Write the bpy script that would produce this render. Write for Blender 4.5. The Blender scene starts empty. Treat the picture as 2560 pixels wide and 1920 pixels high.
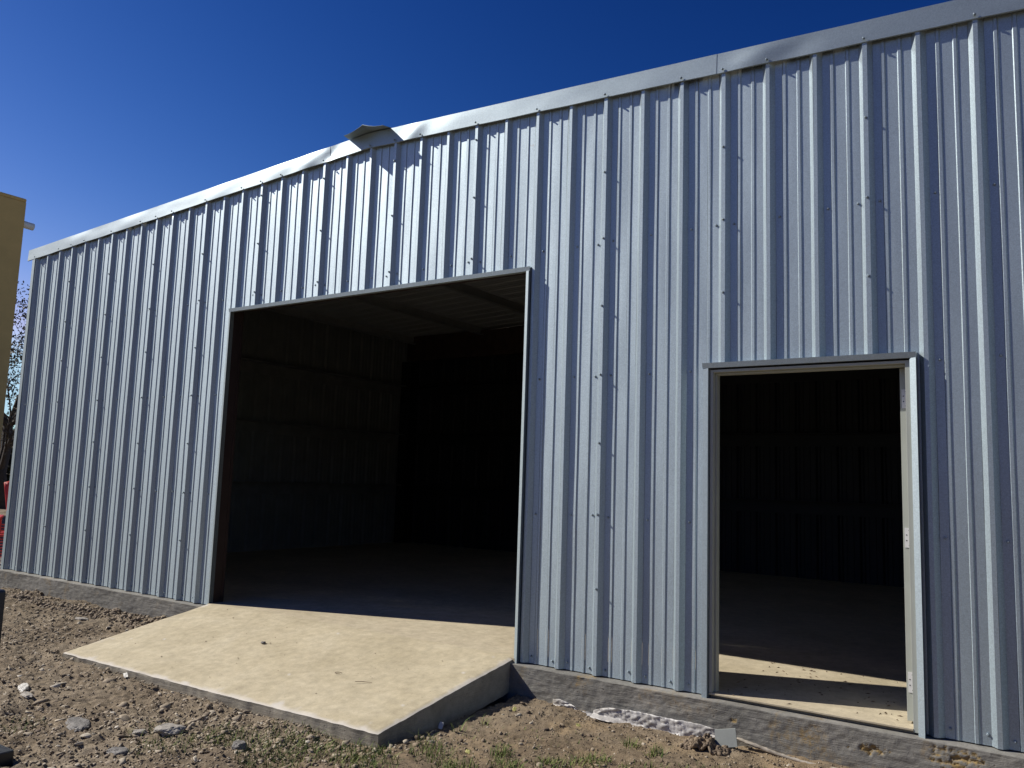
import bpy, math, random
import numpy as np
from mathutils import Vector, Matrix, noise as mnoise
random.seed(7); rng = np.random.default_rng(11)
R = math.radians
S = bpy.context.scene
col = S.collection
# ------------------------------------------------------------------ camera
CAM = (3.415, -5.277, 1.336); FPX = 2048.2
yw, pt, rl = R(-34.23), R(6.73), R(1.9)
f = np.array([math.sin(yw)*math.cos(pt), math.cos(yw)*math.cos(pt), math.sin(pt)])
rt = np.array([math.cos(yw), -math.sin(yw), 0.0]); up = np.cross(rt, f)
rt, up = math.cos(rl)*rt+math.sin(rl)*up, -math.sin(rl)*rt+math.cos(rl)*up
cd = bpy.data.cameras.new('camera'); cam = bpy.data.objects.new('camera', cd); col.objects.link(cam)
cam.matrix_world = Matrix(((rt[0], up[0], -f[0], CAM[0]), (rt[1], up[1], -f[1], CAM[1]), (rt[2], up[2], -f[2], CAM[2]), (0, 0, 0, 1)))
cd.sensor_width = 36; cd.lens = 36*FPX/2560; cd.clip_end = 2000; cd.clip_start = 0.05
S.camera = cam
# ------------------------------------------------------------------ sky, sun, exposure
SUN = Vector((-1.135, -0.42, 1.0)).normalized()          # towards the sun
EL = math.asin(SUN.z); AZ = math.atan2(SUN.x, SUN.y)
W = bpy.data.worlds.new('World'); S.world = W; W.use_nodes = True
nt = W.node_tree; bg = nt.nodes['Background']
sk = nt.nodes.new('ShaderNodeTexSky'); sk.sky_type = 'NISHITA'; sk.sun_disc = False
sk.sun_elevation = EL; sk.sun_rotation = AZ; sk.altitude = 300; sk.air_density = 1.0; sk.dust_density = 0.25; sk.ozone_density = 4.0
gm = nt.nodes.new('ShaderNodeGamma'); gm.inputs[1].default_value = 1.9          # deeper, more saturated clear-sky blue
nt.links.new(sk.outputs[0], gm.inputs[0]); mx = nt.nodes.new('ShaderNodeMix'); mx.data_type = 'RGBA'; mx.blend_type = 'MULTIPLY'; mx.inputs[0].default_value = 1.0; mx.inputs[7].default_value = (.44, .38, .37, 1)
nt.links.new(gm.outputs[0], mx.inputs[6])
sp = nt.nodes.new('ShaderNodeSeparateColor'); cb = nt.nodes.new('ShaderNodeCombineColor'); nt.links.new(mx.outputs[2], sp.inputs[0])
for ch, (ex, sc, hi) in enumerate(((1.8, .50, 8.0), (1.2, .585, 12.0), (.92, .975, 18.0))):
    n1_ = nt.nodes.new('ShaderNodeMath'); n1_.operation = 'POWER'; n1_.inputs[1].default_value = ex
    n2_ = nt.nodes.new('ShaderNodeMath'); n2_.operation = 'MULTIPLY'; n2_.inputs[1].default_value = sc
    n3_ = nt.nodes.new('ShaderNodeMath'); n3_.operation = 'MINIMUM'; n3_.inputs[1].default_value = hi
    nt.links.new(sp.outputs[ch], n1_.inputs[0]); nt.links.new(n1_.outputs[0], n2_.inputs[0]); nt.links.new(n2_.outputs[0], n3_.inputs[0]); nt.links.new(n3_.outputs[0], cb.inputs[ch])
nt.links.new(cb.outputs[0], bg.inputs['Color']); bg.inputs['Strength'].default_value = 0.05
sl = bpy.data.lights.new('sun', 'SUN'); sl.energy = 4.6; sl.angle = R(0.53); sl.color = (1.0, 0.95, 0.87)
so = bpy.data.objects.new('sun', sl); col.objects.link(so); so.rotation_euler = SUN.to_track_quat('Z', 'Y').to_euler()
so.location = (-20, -8, 18)
S.view_settings.view_transform = 'Standard'; S.view_settings.look = 'None'
S.view_settings.exposure = 0.3; S.view_settings.gamma = 1.0
S.render.engine = 'CYCLES'; S.cycles.max_bounces = 8
# ------------------------------------------------------------------ helpers
P = 0.3048
XR = -1.85
def zb(x): return 4.352-0.0455*abs(x-XR)                   # bottom edge of the rake trim

class MB:
    def __init__(s): s.v = []; s.f = []
    def add(s, vs, fs):
        o = len(s.v); s.v += [tuple(p) for p in vs]; s.f += [tuple(i+o for i in q) for q in fs]; return s
    def box(s, x0, x1, y0, y1, z0, z1, b=0.0):
        if b <= 0:
            return s.add([(x0,y0,z0),(x1,y0,z0),(x1,y1,z0),(x0,y1,z0),(x0,y0,z1),(x1,y0,z1),(x1,y1,z1),(x0,y1,z1)],
                  [(0,3,2,1),(4,5,6,7),(0,1,5,4),(1,2,6,5),(2,3,7,6),(3,0,4,7)])
        import bmesh
        bm = bmesh.new(); bmesh.ops.create_cube(bm, size=1)
        for v in bm.verts: v.co = Vector(((x0+x1)/2+v.co.x*(x1-x0), (y0+y1)/2+v.co.y*(y1-y0), (z0+z1)/2+v.co.z*(z1-z0)))
        bmesh.ops.bevel(bm, geom=bm.edges[:], offset=b, segments=2, affect='EDGES', profile=0.6)
        bm.verts.index_update()
        s.add([v.co for v in bm.verts], [[v.index for v in q.verts] for q in bm.faces]); bm.free(); return s
    def quad(s, a, b, c, d): return s.add([a, b, c, d], [(0,1,2,3)])
    def tube(s, pts, rads, n=8, cap=True):
        pts = [Vector(p) for p in pts]; o = len(s.v); t0 = None
        for i, p in enumerate(pts):
            t = (pts[min(i+1, len(pts)-1)]-pts[max(i-1, 0)]).normalized()
            if t0 is None: a = t.orthogonal().normalized()
            else: a = (a-t*a.dot(t)).normalized()
            t0 = t; b = t.cross(a); r = rads[i] if hasattr(rads, '__len__') else rads
            for k in range(n):
                an = 2*math.pi*k/n; s.v.append(tuple(p+(a*math.cos(an)+b*math.sin(an))*r))
        for i in range(len(pts)-1):
            for k in range(n):
                k2 = (k+1) % n; s.f.append((o+i*n+k, o+i*n+k2, o+(i+1)*n+k2, o+(i+1)*n+k))
        if cap:
            s.f.append(tuple(o+k for k in reversed(range(n)))); s.f.append(tuple(o+(len(pts)-1)*n+k for k in range(n)))
        return s
    def build(s, name, mat, parent=None, smooth=False):
        me = bpy.data.meshes.new(name); me.from_pydata(s.v, [], s.f); me.materials.append(mat)
        if smooth: me.polygons.foreach_set('use_smooth', [True]*len(me.polygons))
        me.update()
        o = bpy.data.objects.new(name, me); col.objects.link(o)
        if parent: o.parent = parent
        return o

def fastmesh(name, V, F, mat, parent=None, smooth=False, attr=None):
    """V (n,3), F (m,k) numpy -> object"""
    V = np.asarray(V, np.float32); F = np.asarray(F, np.int32)
    me = bpy.data.meshes.new(name); m, k = F.shape
    me.vertices.add(len(V)); me.vertices.foreach_set('co', V.ravel())
    me.loops.add(m*k); me.loops.foreach_set('vertex_index', F.ravel())
    me.polygons.add(m); me.polygons.foreach_set('loop_start', np.arange(m, dtype=np.int32)*k)
    me.polygons.foreach_set('loop_total', np.full(m, k, np.int32))
    if smooth: me.polygons.foreach_set('use_smooth', np.ones(m, bool))
    if attr is not None:
        a = me.attributes.new('vary', 'FLOAT', 'FACE'); a.data.foreach_set('value', np.asarray(attr, np.float32))
    me.materials.append(mat); me.update(calc_edges=True); me.validate()
    o = bpy.data.objects.new(name, me); col.objects.link(o)
    if parent: o.parent = parent
    return o

def tag(o, label=None, cat=None, group=None, kind=None):
    if label: o['label'] = label
    if cat: o['category'] = cat
    if group: o['group'] = group
    if kind: o['kind'] = kind
    return o
def empty(name, loc=(0,0,0)):
    o = bpy.data.objects.new(name, None); col.objects.link(o); o.location = loc; o.empty_display_size = .2; return o

# numpy value noise -------------------------------------------------
_perm = np.random.default_rng(5).random(65536)
def vn(x, y, seed=0):
    xi = np.floor(x).astype(np.int64); yi = np.floor(y).astype(np.int64)
    fx = x-xi; fy = y-yi; fx = fx*fx*fx*(fx*(fx*6-15)+10); fy = fy*fy*fy*(fy*(fy*6-15)+10)
    def h(a, b): return _perm[((a*73856093) ^ (b*19349663) ^ (seed*83492791)) & 65535]
    return ((h(xi, yi)*(1-fx)+h(xi+1, yi)*fx)*(1-fy)+(h(xi, yi+1)*(1-fx)+h(xi+1, yi+1)*fx)*fy)*2-1
def fbm(x, y, o=4, seed=0, g=0.5):
    s = 0; a = 1
    for i in range(o):
        s = s+a*vn(x*2**i+i*17.3, y*2**i-i*9.1, seed+i); a *= g
    return s

# ------------------------------------------------------------------ materials
def mat(name):
    m = bpy.data.materials.new(name); m.use_nodes = True
    return m, m.node_tree.nodes, m.node_tree.links, m.node_tree.nodes['Principled BSDF']
def noise_node(N, L, scale, detail=4, rough=.5, coord='Object', stretch=None, dist=0):
    tc = N.new('ShaderNodeTexCoord'); n = N.new('ShaderNodeTexNoise')
    n.inputs['Scale'].default_value = scale; n.inputs['Detail'].default_value = detail; n.inputs['Roughness'].default_value = rough
    n.inputs['Distortion'].default_value = dist
    if stretch:
        mp = N.new('ShaderNodeMapping'); mp.inputs['Scale'].default_value = stretch
        L.new(tc.outputs[coord], mp.inputs[0]); L.new(mp.outputs[0], n.inputs['Vector'])
    else: L.new(tc.outputs[coord], n.inputs['Vector'])
    return n
def ramp(N, L, src, stops):
    r = N.new('ShaderNodeValToRGB'); L.new(src, r.inputs[0]); e = r.color_ramp.elements
    e[0].position, e[0].color = stops[0][0], (*stops[0][1], 1)
    e[1].position, e[1].color = stops[-1][0], (*stops[-1][1], 1)
    for p, c in stops[1:-1]:
        q = e.new(p); q.color = (*c, 1)
    return r
def mix(N, L, fac, a, b, mode='MIX'):
    m = N.new('ShaderNodeMix'); m.data_type = 'RGBA'; m.blend_type = mode
    for i, s in ((0, fac), (6, a), (7, b)):
        if hasattr(s, 'links') or hasattr(s, 'is_linked'): L.new(s, m.inputs[i])
        elif isinstance(s, (int, float)): m.inputs[i].default_value = s
        else: m.inputs[i].default_value = (*s, 1)
    return m.outputs[2]
def mathn(N, L, op, a, b=None, clamp=False):
    m = N.new('ShaderNodeMath'); m.operation = op; m.use_clamp = clamp
    for i, s in ((0, a), (1, b)):
        if s is None: continue
        if isinstance(s, (int, float)): m.inputs[i].default_value = s
        else: L.new(s, m.inputs[i])
    return m.outputs[0]
def bump(N, L, B, h, strength=.3, dist=.01):
    b = N.new('ShaderNodeBump'); b.inputs['Strength'].default_value = strength; b.inputs['Distance'].default_value = dist
    L.new(h, b.inputs['Height']); L.new(b.outputs[0], B.inputs['Normal']); return b

def galv(name, base=.60, rough=.42, spangle=.12, stains=True):
    m, N, L, B = mat(name)
    B.inputs['Metallic'].default_value = .80
    tc = N.new('ShaderNodeTexCoord')
    vo = N.new('ShaderNodeTexVoronoi'); vo.inputs['Scale'].default_value = 210; L.new(tc.outputs['Object'], vo.inputs['Vector'])
    bw = N.new('ShaderNodeRGBToBW'); L.new(vo.outputs['Color'], bw.inputs[0])
    n2 = noise_node(N, L, 70, 3, .7)
    n3 = noise_node(N, L, 1.3, 3, .6, stretch=(1.6, 1.6, .35))
    a = mathn(N, L, 'MULTIPLY_ADD', bw.outputs[0], spangle); N[a.node.name].inputs[2].default_value = base-spangle*.5
    b = mathn(N, L, 'MULTIPLY_ADD', n2.outputs['Fac'], .10); N[b.node.name].inputs[2].default_value = -.05
    c = mathn(N, L, 'MULTIPLY_ADD', n3.outputs['Fac'], .10); N[c.node.name].inputs[2].default_value = -.05
    v = mathn(N, L, 'ADD', mathn(N, L, 'ADD', a, b), c)
    cm = N.new('ShaderNodeCombineColor'); L.new(v, cm.inputs[0]); L.new(v, cm.inputs[1]); L.new(v, cm.inputs[2])
    out = mix(N, L, 1.0, cm.outputs[0], (.805, .95, 1.02), 'MULTIPLY')
    if stains:
        sn = noise_node(N, L, 9, 5, .75, dist=.6); big = noise_node(N, L, .9, 2, .5)
        s1 = ramp(N, L, sn.outputs['Fac'], [(.665, (0,0,0)), (.73, (1,1,1))])
        s2 = ramp(N, L, big.outputs['Fac'], [(.52, (0,0,0)), (.64, (1,1,1))])
        st = mathn(N, L, 'MULTIPLY', mathn(N, L, 'MULTIPLY', s1.outputs[0], s2.outputs[0]), .55)
        out = mix(N, L, st, out, (.30, .20, .13))
    L.new(out, B.inputs['Base Color'])
    rr = mathn(N, L, 'MULTIPLY_ADD', bw.outputs[0], .12); N[rr.node.name].inputs[2].default_value = rough-.06
    L.new(mathn(N, L, 'ADD', rr, mathn(N, L, 'MULTIPLY', n3.outputs['Fac'], .05)), B.inputs['Roughness'])
    h = mathn(N, L, 'ADD', mathn(N, L, 'MULTIPLY', bw.outputs[0], .35), mathn(N, L, 'MULTIPLY', n2.outputs['Fac'], .65))
    bp = bump(N, L, B, h, .05, .0012)
    # second, broader lobe: galvanised skin scatters part of its reflection widely
    B2 = N.new('ShaderNodeBsdfPrincipled'); B2.inputs['Metallic'].default_value = B.inputs['Metallic'].default_value
    L.new(out, B2.inputs['Base Color']); B2.inputs['Roughness'].default_value = min(.8, rough+.08); L.new(bp.outputs[0], B2.inputs['Normal'])
    # rolled sheet: reflection smeared along the vertical rolling direction
    tg = N.new('ShaderNodeCombineXYZ'); tg.inputs[2].default_value = 1.0
    for b_, an_ in ((B, .5), (B2, .45)):
        b_.inputs['Anisotropic'].default_value = an_; L.new(tg.outputs[0], b_.inputs['Tangent'])
    ms = N.new('ShaderNodeMixShader'); ms.inputs[0].default_value = .70
    L.new(B.outputs[0], ms.inputs[1]); L.new(B2.outputs[0], ms.inputs[2]); L.new(ms.outputs[0], N['Material Output'].inputs['Surface'])
    for l_ in list(B.inputs['Roughness'].links): L.remove(l_)
    r2_ = mathn(N, L, 'MULTIPLY_ADD', bw.outputs[0], .10); N[r2_.node.name].inputs[2].default_value = max(.25, rough-.12)
    L.new(r2_, B.inputs['Roughness'])
    return m
M_PANEL = galv('galvanised_siding', .51, .51, .16)
M_TRIM = galv('galvanised_trim', .42, .52, .10, stains=False)
M_SCREW = galv('screw_metal', .42, .6, .05, stains=False)

def simple(name, c, rough=.6, metal=0, var=.15, scale=8, bmp=.1):
    m, N, L, B = mat(name); n = noise_node(N, L, scale, 5, .6)
    d = tuple(max(0, x*(1-var)) for x in c); e = tuple(min(1, x*(1+var)) for x in c)
    r = ramp(N, L, n.outputs['Fac'], [(.3, d), (.7, e)]); L.new(r.outputs[0], B.inputs['Base Color'])
    B.inputs['Roughness'].default_value = rough; B.inputs['Metallic'].default_value = metal
    if bmp: bump(N, L, B, n.outputs['Fac'], bmp, .01)
    return m
M_RED_PRIMER = simple('dark_red_primer_steel', (.026, .015, .014), .5, 0, .25, 6)
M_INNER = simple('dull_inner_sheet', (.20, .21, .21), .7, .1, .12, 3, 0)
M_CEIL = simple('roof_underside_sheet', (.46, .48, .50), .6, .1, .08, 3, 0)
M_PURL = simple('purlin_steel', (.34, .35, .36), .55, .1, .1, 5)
M_BACK = simple('shaded_back_sheet', (.022, .025, .03), .6, .2, .12, 3, 0)  # inner sheet like the side walls, colour lowered to stand for interior shade
M_STEEL = simple('inner_purlin_steel', (.22, .225, .225), .6, .1, .15, 5)
M_RUST = simple('rusty_brown_beam', (.06, .035, .027), .7, 0, .35, 6)
M_FRAME = simple('beige_grey_primed_door_frame', (.385, .405, .36), .42, 0, .05, 5, .03)
M_HINGE = simple('brushed_hinge_steel', (.66, .66, .65), .45, .15, .06, 20, .03)
M_DARK = simple('dark_hole', (.02, .02, .02), .8)
M_BLACK = simple('black_painted_steel', (.012, .012, .014), .38, 0, .3, 12, .05)
M_REDP = simple('faded_red_plastic', (.52, .045, .035), .38, 0, .12, 8, .02)
M_YEL = simple('ochre_stucco', (.62, .42, .155), .9, 0, .08, 2.0, .25)
M_WHITE = simple('white_plastic_pipe', (.75, .74, .7), .4, 0, .05)
M_BARK = simple('dark_tree_bark', (.055, .045, .038), .9, 0, .3, 12, .4)
M_LEAF = simple('dusty_dark_leaf', (.10, .085, .055), .7, 0, .3, 5, 0)
M_HEDGE = simple('dark_evergreen_leaf', (.02, .026, .016), .8, 0, .35, 3, 0)  # dark green leaf colour with random variation
M_TWIG = simple('dry_twig', (.12, .08, .045), .8, 0, .3, 30)
M_PAPER = simple('white_paper_scrap', (.60, .58, .52), .7, 0, .06, 30)
M_YLEAF = simple('yellow_fallen_leaf', (.45, .42, .13), .6, 0, .15, 40)
M_PLATE = simple('grey_sheet_offcut', (.15, .16, .15), .55, .3, .06, 20, .04)
M_PALLET = simple('weathered_grey_wood', (.2, .17, .14), .85, 0, .3, 9)

def concrete(name, lo, mid, hi, stain=None, lip=None, form=False, b=.25, scale=1.0):
    m, N, L, B = mat(name)
    n1 = noise_node(N, L, 1.4*scale, 5, .6, dist=.8); n2 = noise_node(N, L, 14*scale, 6, .7); n3 = noise_node(N, L, 150, 3, .7)
    r = ramp(N, L, n1.outputs['Fac'], [(.32, lo), (.5, mid), (.68, hi)])
    r2 = ramp(N, L, n2.outputs['Fac'], [(.3, (.78,.78,.78)), (.7, (1.12,1.12,1.12))])
    c = mix(N, L, 1.0, r.outputs[0], r2.outputs[0], 'MULTIPLY')
    r3 = ramp(N, L, n3.outputs['Fac'], [(.3, (.9,.9,.9)), (.7, (1.08,1.08,1.08))])
    c = mix(N, L, 1.0, c, r3.outputs[0], 'MULTIPLY')
    # pock marks
    tc = N.new('ShaderNodeTexCoord'); vo = N.new('ShaderNodeTexVoronoi'); vo.inputs['Scale'].default_value = 22; L.new(tc.outputs['Object'], vo.inputs['Vector'])
    gate = N.new('ShaderNodeRGBToBW'); L.new(vo.outputs['Color'], gate.inputs[0])
    gt = mathn(N, L, 'GREATER_THAN', gate.outputs[0], .74)
    pk = ramp(N, L, vo.outputs['Distance'], [(.07, (1,1,1)), (.14, (0,0,0))])
    pm = mathn(N, L, 'MULTIPLY', pk.outputs[0], gt)
    c = mix(N, L, mathn(N, L, 'MULTIPLY', pm, .55), c, (.13, .10, .07))
    if stain:
        n4 = noise_node(N, L, 2.6, 4, .65, dist=.5); r4 = ramp(N, L, n4.outputs['Fac'], [(.56, (0,0,0)), (.70, (1,1,1))])
        n5 = noise_node(N, L, 30, 4, .8); r5 = ramp(N, L, n5.outputs['Fac'], [(.42, (0,0,0)), (.6, (1,1,1))])
        c = mix(N, L, mathn(N, L, 'MULTIPLY', mathn(N, L, 'MULTIPLY', r4.outputs[0], r5.outputs[0]), .75), c, stain)
        at = N.new('ShaderNodeAttribute'); at.attribute_name = 'hole'
        c = mix(N, L, mathn(N, L, 'MULTIPLY', at.outputs['Fac'], 1.4, clamp=True), c, (.34, .24, .10))
    if lip:
        at = N.new('ShaderNodeAttribute'); at.attribute_name = 'lip'
        c = mix(N, L, at.outputs['Fac'], c, lip)
    L.new(c, B.inputs['Base Color']); B.inputs['Roughness'].default_value = .88
    B.inputs['Specular IOR Level'].default_value = .3
    h = mathn(N, L, 'ADD', n2.outputs['Fac'], mathn(N, L, 'MULTIPLY', n3.outputs['Fac'], .35))
    h = mathn(N, L, 'SUBTRACT', h, mathn(N, L, 'MULTIPLY', pm, .5))
    if form:
        n6 = noise_node(N, L, 5, 4, .7, stretch=(.8, 1, 9)); h = mathn(N, L, 'ADD', h, mathn(N, L, 'MULTIPLY', n6.outputs['Fac'], 1.2))
    bump(N, L, B, h, b, .012)
    return m
M_RAMP = concrete('pale_ramp_concrete', (.43, .37, .245), (.49, .425, .29), (.54, .475, .335), lip=(.60, .57, .52), b=.24)  # the ramp's own pale tan, with a whitish worn lip
M_RAMP_SHADE = concrete('shaded_ramp_side_concrete', (.22, .20, .16), (.28, .255, .205), (.34, .31, .25), form=True, b=.4)  # form-marked sides of the same ramp, colour darkened to stand for shade
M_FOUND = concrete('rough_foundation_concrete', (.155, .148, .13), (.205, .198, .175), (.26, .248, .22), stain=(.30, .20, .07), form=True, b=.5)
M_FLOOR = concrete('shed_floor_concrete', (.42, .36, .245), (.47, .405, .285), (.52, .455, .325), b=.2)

# soil
def soil():
    m, N, L, B = mat('dry_stony_soil')
    n1 = noise_node(N, L, .9, 4, .6, dist=.5); n2 = noise_node(N, L, 11, 6, .75); n3 = noise_node(N, L, 70, 4, .8)
    r1 = ramp(N, L, n1.outputs['Fac'], [(.33, (.155, .120, .080)), (.5, (.205, .163, .112)), (.66, (.255, .210, .150))])
    r2 = ramp(N, L, n2.outputs['Fac'], [(.28, (.55, .52, .5)), (.5, (1, 1, 1)), (.72, (1.35, 1.32, 1.25))])
    r3 = ramp(N, L, n3.outputs['Fac'], [(.3, (.7, .7, .7)), (.7, (1.3, 1.3, 1.3))])
    c = mix(N, L, 1, r1.outputs[0], r2.outputs[0], 'MULTIPLY'); c = mix(N, L, 1, c, r3.outputs[0], 'MULTIPLY')
    # sandy orange patches to the right of the ramp
    tc = N.new('ShaderNodeTexCoord'); sx = N.new('ShaderNodeSeparateXYZ'); L.new(tc.outputs['Object'], sx.inputs[0])
    side = N.new('ShaderNodeMapRange'); L.new(sx.outputs[0], side.inputs[0]); side.inputs[1].default_value = -.6; side.inputs[2].default_value = .6
    n4 = noise_node(N, L, 3.2, 4, .6); r4 = ramp(N, L, n4.outputs['Fac'], [(.5, (0,0,0)), (.64, (1,1,1))])
    c = mix(N, L, mathn(N, L, 'MULTIPLY', mathn(N, L, 'MULTIPLY', side.outputs[0], r4.outputs[0]), .5), c, (.34, .25, .145))
    c = mix(N, L, mathn(N, L, 'MULTIPLY', side.outputs[0], .25), c, (.17, .115, .06))
    L.new(c, B.inputs['Base Color']); B.inputs['Roughness'].default_value = .95; B.inputs['Specular IOR Level'].default_value = .2
    h = mathn(N, L, 'ADD', n2.outputs['Fac'], mathn(N, L, 'MULTIPLY', n3.outputs['Fac'], .4))
    bump(N, L, B, h, .8, .02)
    return m
M_SOIL = soil()
def chipmat(name, cols, attr='vary'):
    m, N, L, B = mat(name)
    a = N.new('ShaderNodeAttribute'); a.attribute_name = attr
    st = [(i/(len(cols)-1), c) for i, c in enumerate(cols)]
    r = ramp(N, L, a.outputs['Fac'], st); n = noise_node(N, L, 60, 3, .7)
    r2 = ramp(N, L, n.outputs['Fac'], [(.3, (.75,.75,.75)), (.7, (1.2,1.2,1.2))])
    L.new(mix(N, L, 1, r.outputs[0], r2.outputs[0], 'MULTIPLY'), B.inputs['Base Color']); B.inputs['Roughness'].default_value = .8
    bump(N, L, B, n.outputs['Fac'], .3, .006)
    return m
M_CHIP = chipmat('shale_chips', [(.11,.078,.05), (.20,.15,.098), (.27,.215,.145), (.32,.265,.19), (.42,.365,.275), (.55,.50,.41)])
M_GRASS = chipmat('grass_blades', [(.045,.08,.012), (.09,.14,.02), (.17,.21,.04), (.30,.26,.11)])
M_ROCK = simple('pale_grey_rock', (.30, .275, .235), .8, 0, .3, 18, .6)
M_ROCKD = simple('dark_grey_slate_rock', (.16, .15, .135), .75, 0, .35, 14, .6)
def liner():
    m, N, L, B = mat('white_plastic_liner'); n = noise_node(N, L, 25, 5, .7); n2 = noise_node(N, L, 5, 3, .6)
    r = ramp(N, L, n2.outputs['Fac'], [(.35, (.30,.28,.25)), (.6, (.50,.485,.46))]); L.new(r.outputs[0], B.inputs['Base Color'])
    B.inputs['Roughness'].default_value = .45; bump(N, L, B, n.outputs['Fac'], .4, .01); return m
M_LINER = liner()

# ------------------------------------------------------------------ ground (one sheet)
def ridge(v): return 1-np.abs(v)
def H(x, y):
    x = np.asarray(x, float); y = np.asarray(y, float)
    d = np.clip(-y, 0, 6)
    base = -.225-.021*d
    left = np.clip((-3.6-x)/.8, 0, 1); right = np.clip((x+.25)/.35, 0, 1)
    base = base+left*(.035*np.exp(-((x+6.1)/1.6)**2)*np.exp(-(d/1.2)**2)-.05*np.exp(-((x+8.2)/.5)**2))
    base = base+right*(-.02*np.exp(-(d/.7)**2)+.015)
    near = np.exp(-(np.clip(np.abs(x+3)-9, 0, 99)/4)**2)*np.exp(-(np.clip(np.abs(y+2)-6, 0, 99)/4)**2)
    rough = .75+.45*np.clip((-.5-x), 0, 1)
    n = .020*fbm(x*.9, y*.9, 3, 1)+rough*(.011*fbm(x*4.2, y*5.2, 3, 7)+.017*(ridge(fbm(x*9, y*13+x*3, 3, 21))-.5)+.0085*fbm(x*34, y*46, 2, 33, .6))
    # ragged clods piled along the left foundation
    cl = left*np.exp(-((d-.22)/.2)**2)*.035*np.clip(fbm(x*2.6, y*3, 3, 55)+.25, 0, 2)
    # keep the soil below the ramp surface
    inside = (x > -3.74) & (x < .0) & (y > -1.52)
    h = base+near*(n+cl)
    far = np.sqrt((x+2)**2+(y+2)**2)
    h = h+.25*np.clip((far-14)/30, 0, 1)*vn(x*.05, y*.05, 4)
    xl_ = (x+3.66)/3.6; tf = -.196-.006*np.clip(xl_, 0, 1)+.012*np.clip(xl_, 0, 1)
    fw = np.exp(-(np.clip(-1.46-y, 0, 9)/.16)**2)*(y < -1.44)*np.clip((x+3.95)/.25, 0, 1)*np.clip((-.9-x)/1.4, 0, 1)
    h = h*(1-fw)+fw*(tf-.012-.05*np.clip(xl_*1.6, 0, 1)+.5*near*n)
    ramph = -.235
    h = np.where(inside, np.minimum(h, ramph-.05), h)
    sidel = np.exp(-np.clip(-3.70-x, 0, 9)/.06)*(x <= -3.70)*(y > -1.5)*(y < 0)
    topz = .02+.165*np.clip(y, -1.5, 0)
    h = h*(1-sidel*.55)+np.minimum(topz-.02, -.06)*sidel*.55*(d > .25)+h*sidel*.55*(d <= .25)
    return h
def axis(segs):
    out = []
    for a, b, st in segs: out += list(np.arange(a, b-1e-9, st))
    return np.array(out+[segs[-1][1]])
ax = axis([(-400, -60, 40), (-60, -14, 4), (-14, -9, .5), (-9, -7.6, .06), (-7.6, 3.0, .0175), (3.0, 6, .2), (6, 20, 2), (20, 60, 8), (60, 400, 40)])
ay = axis([(-400, -60, 40), (-60, -10, 5), (-10, -3.6, .25), (-3.6, .02, .0175), (.02, 2, .2), (2, 20, 1.5), (20, 60, 5), (60, 400, 40)])
GX, GY = np.meshgrid(ax, ay); GZ = H(GX, GY)
inb = (GX > -7.85) & (GX < 4.1) & (GY > .06) & (GY < 7.5); GZ[inb] = -.45
nx, ny = len(ax), len(ay)
idx = np.arange(nx*ny).reshape(ny, nx)
F = np.stack([idx[:-1, :-1], idx[:-1, 1:], idx[1:, 1:], idx[1:, :-1]], -1).reshape(-1, 4)
g = fastmesh('ground', np.stack([GX, GY, GZ], -1).reshape(-1, 3), F, M_SOIL, smooth=True); tag(g, kind='structure')

# ------------------------------------------------------------------ the building
bld = empty('metal_building', (-1.85, 3.8, 0)); tag(bld, 'galvanised ribbed metal shed with a wide open doorway and an open side door', 'building')
_bldinv = Matrix.Translation((1.85, -3.8, 0))
def part(o, parent=bld):
    o.parent = parent
    if parent is bld: o.matrix_parent_inverse = _bldinv
    return o
XL, XE, YB = -7.95, 4.25, 7.6
# foundation: rough front face, ledge, core
fx = axis([(XL-.03, 0, .02), (0, 3.5, .0085), (3.5, XE+.03, .02)]); fz = axis([(-.62, -.30, .04), (-.30, -.006, .0085)])
FX, FZ = np.meshgrid(fx, fz)
FY = -.088+.0045*fbm(FX*2, FZ*6, 3, 61)+.0022*fbm(FX*22, FZ*40, 3, 63)
hole = sum(np.clip(1-np.sqrt(((FX-hx)/hw)**2+((FZ-hz-.15*(FX-hx))/hh)**2)*1.0+1.0*fbm(FX*34, FZ*60, 4, 5, .8)-.1, 0, 1)*(np.hypot((FX-hx)/hw, (FZ-hz)/hh) < 1.5) for hx, hz, hw, hh in ((2.42, -.115, .085, .022), (2.86, -.075, .11, .045), (1.62, -.10, .03, .014), (3.3, -.1, .1, .05)))
FY = FY+.0085*np.clip(hole*1.3, 0, 1)*(1+.7*fbm(FX*60, FZ*60, 2, 5)); hole_all = np.clip(hole, 0, 1)+.012*np.clip(fbm(FX*7, FZ*14, 2, 99)-.75, 0, 1)
FZ2 = FZ.copy(); FZ2[-1] += .004*fbm(fx*14, fx*0, 3, 12)
V = np.stack([FX, FY, FZ2], -1).reshape(-1, 3); n1, n2 = len(fx), len(fz)
ii = np.arange(n1*n2).reshape(n2, n1); Ff = np.stack([ii[:-1, :-1], ii[:-1, 1:], ii[1:, 1:], ii[1:, :-1]], -1).reshape(-1, 4)
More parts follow.
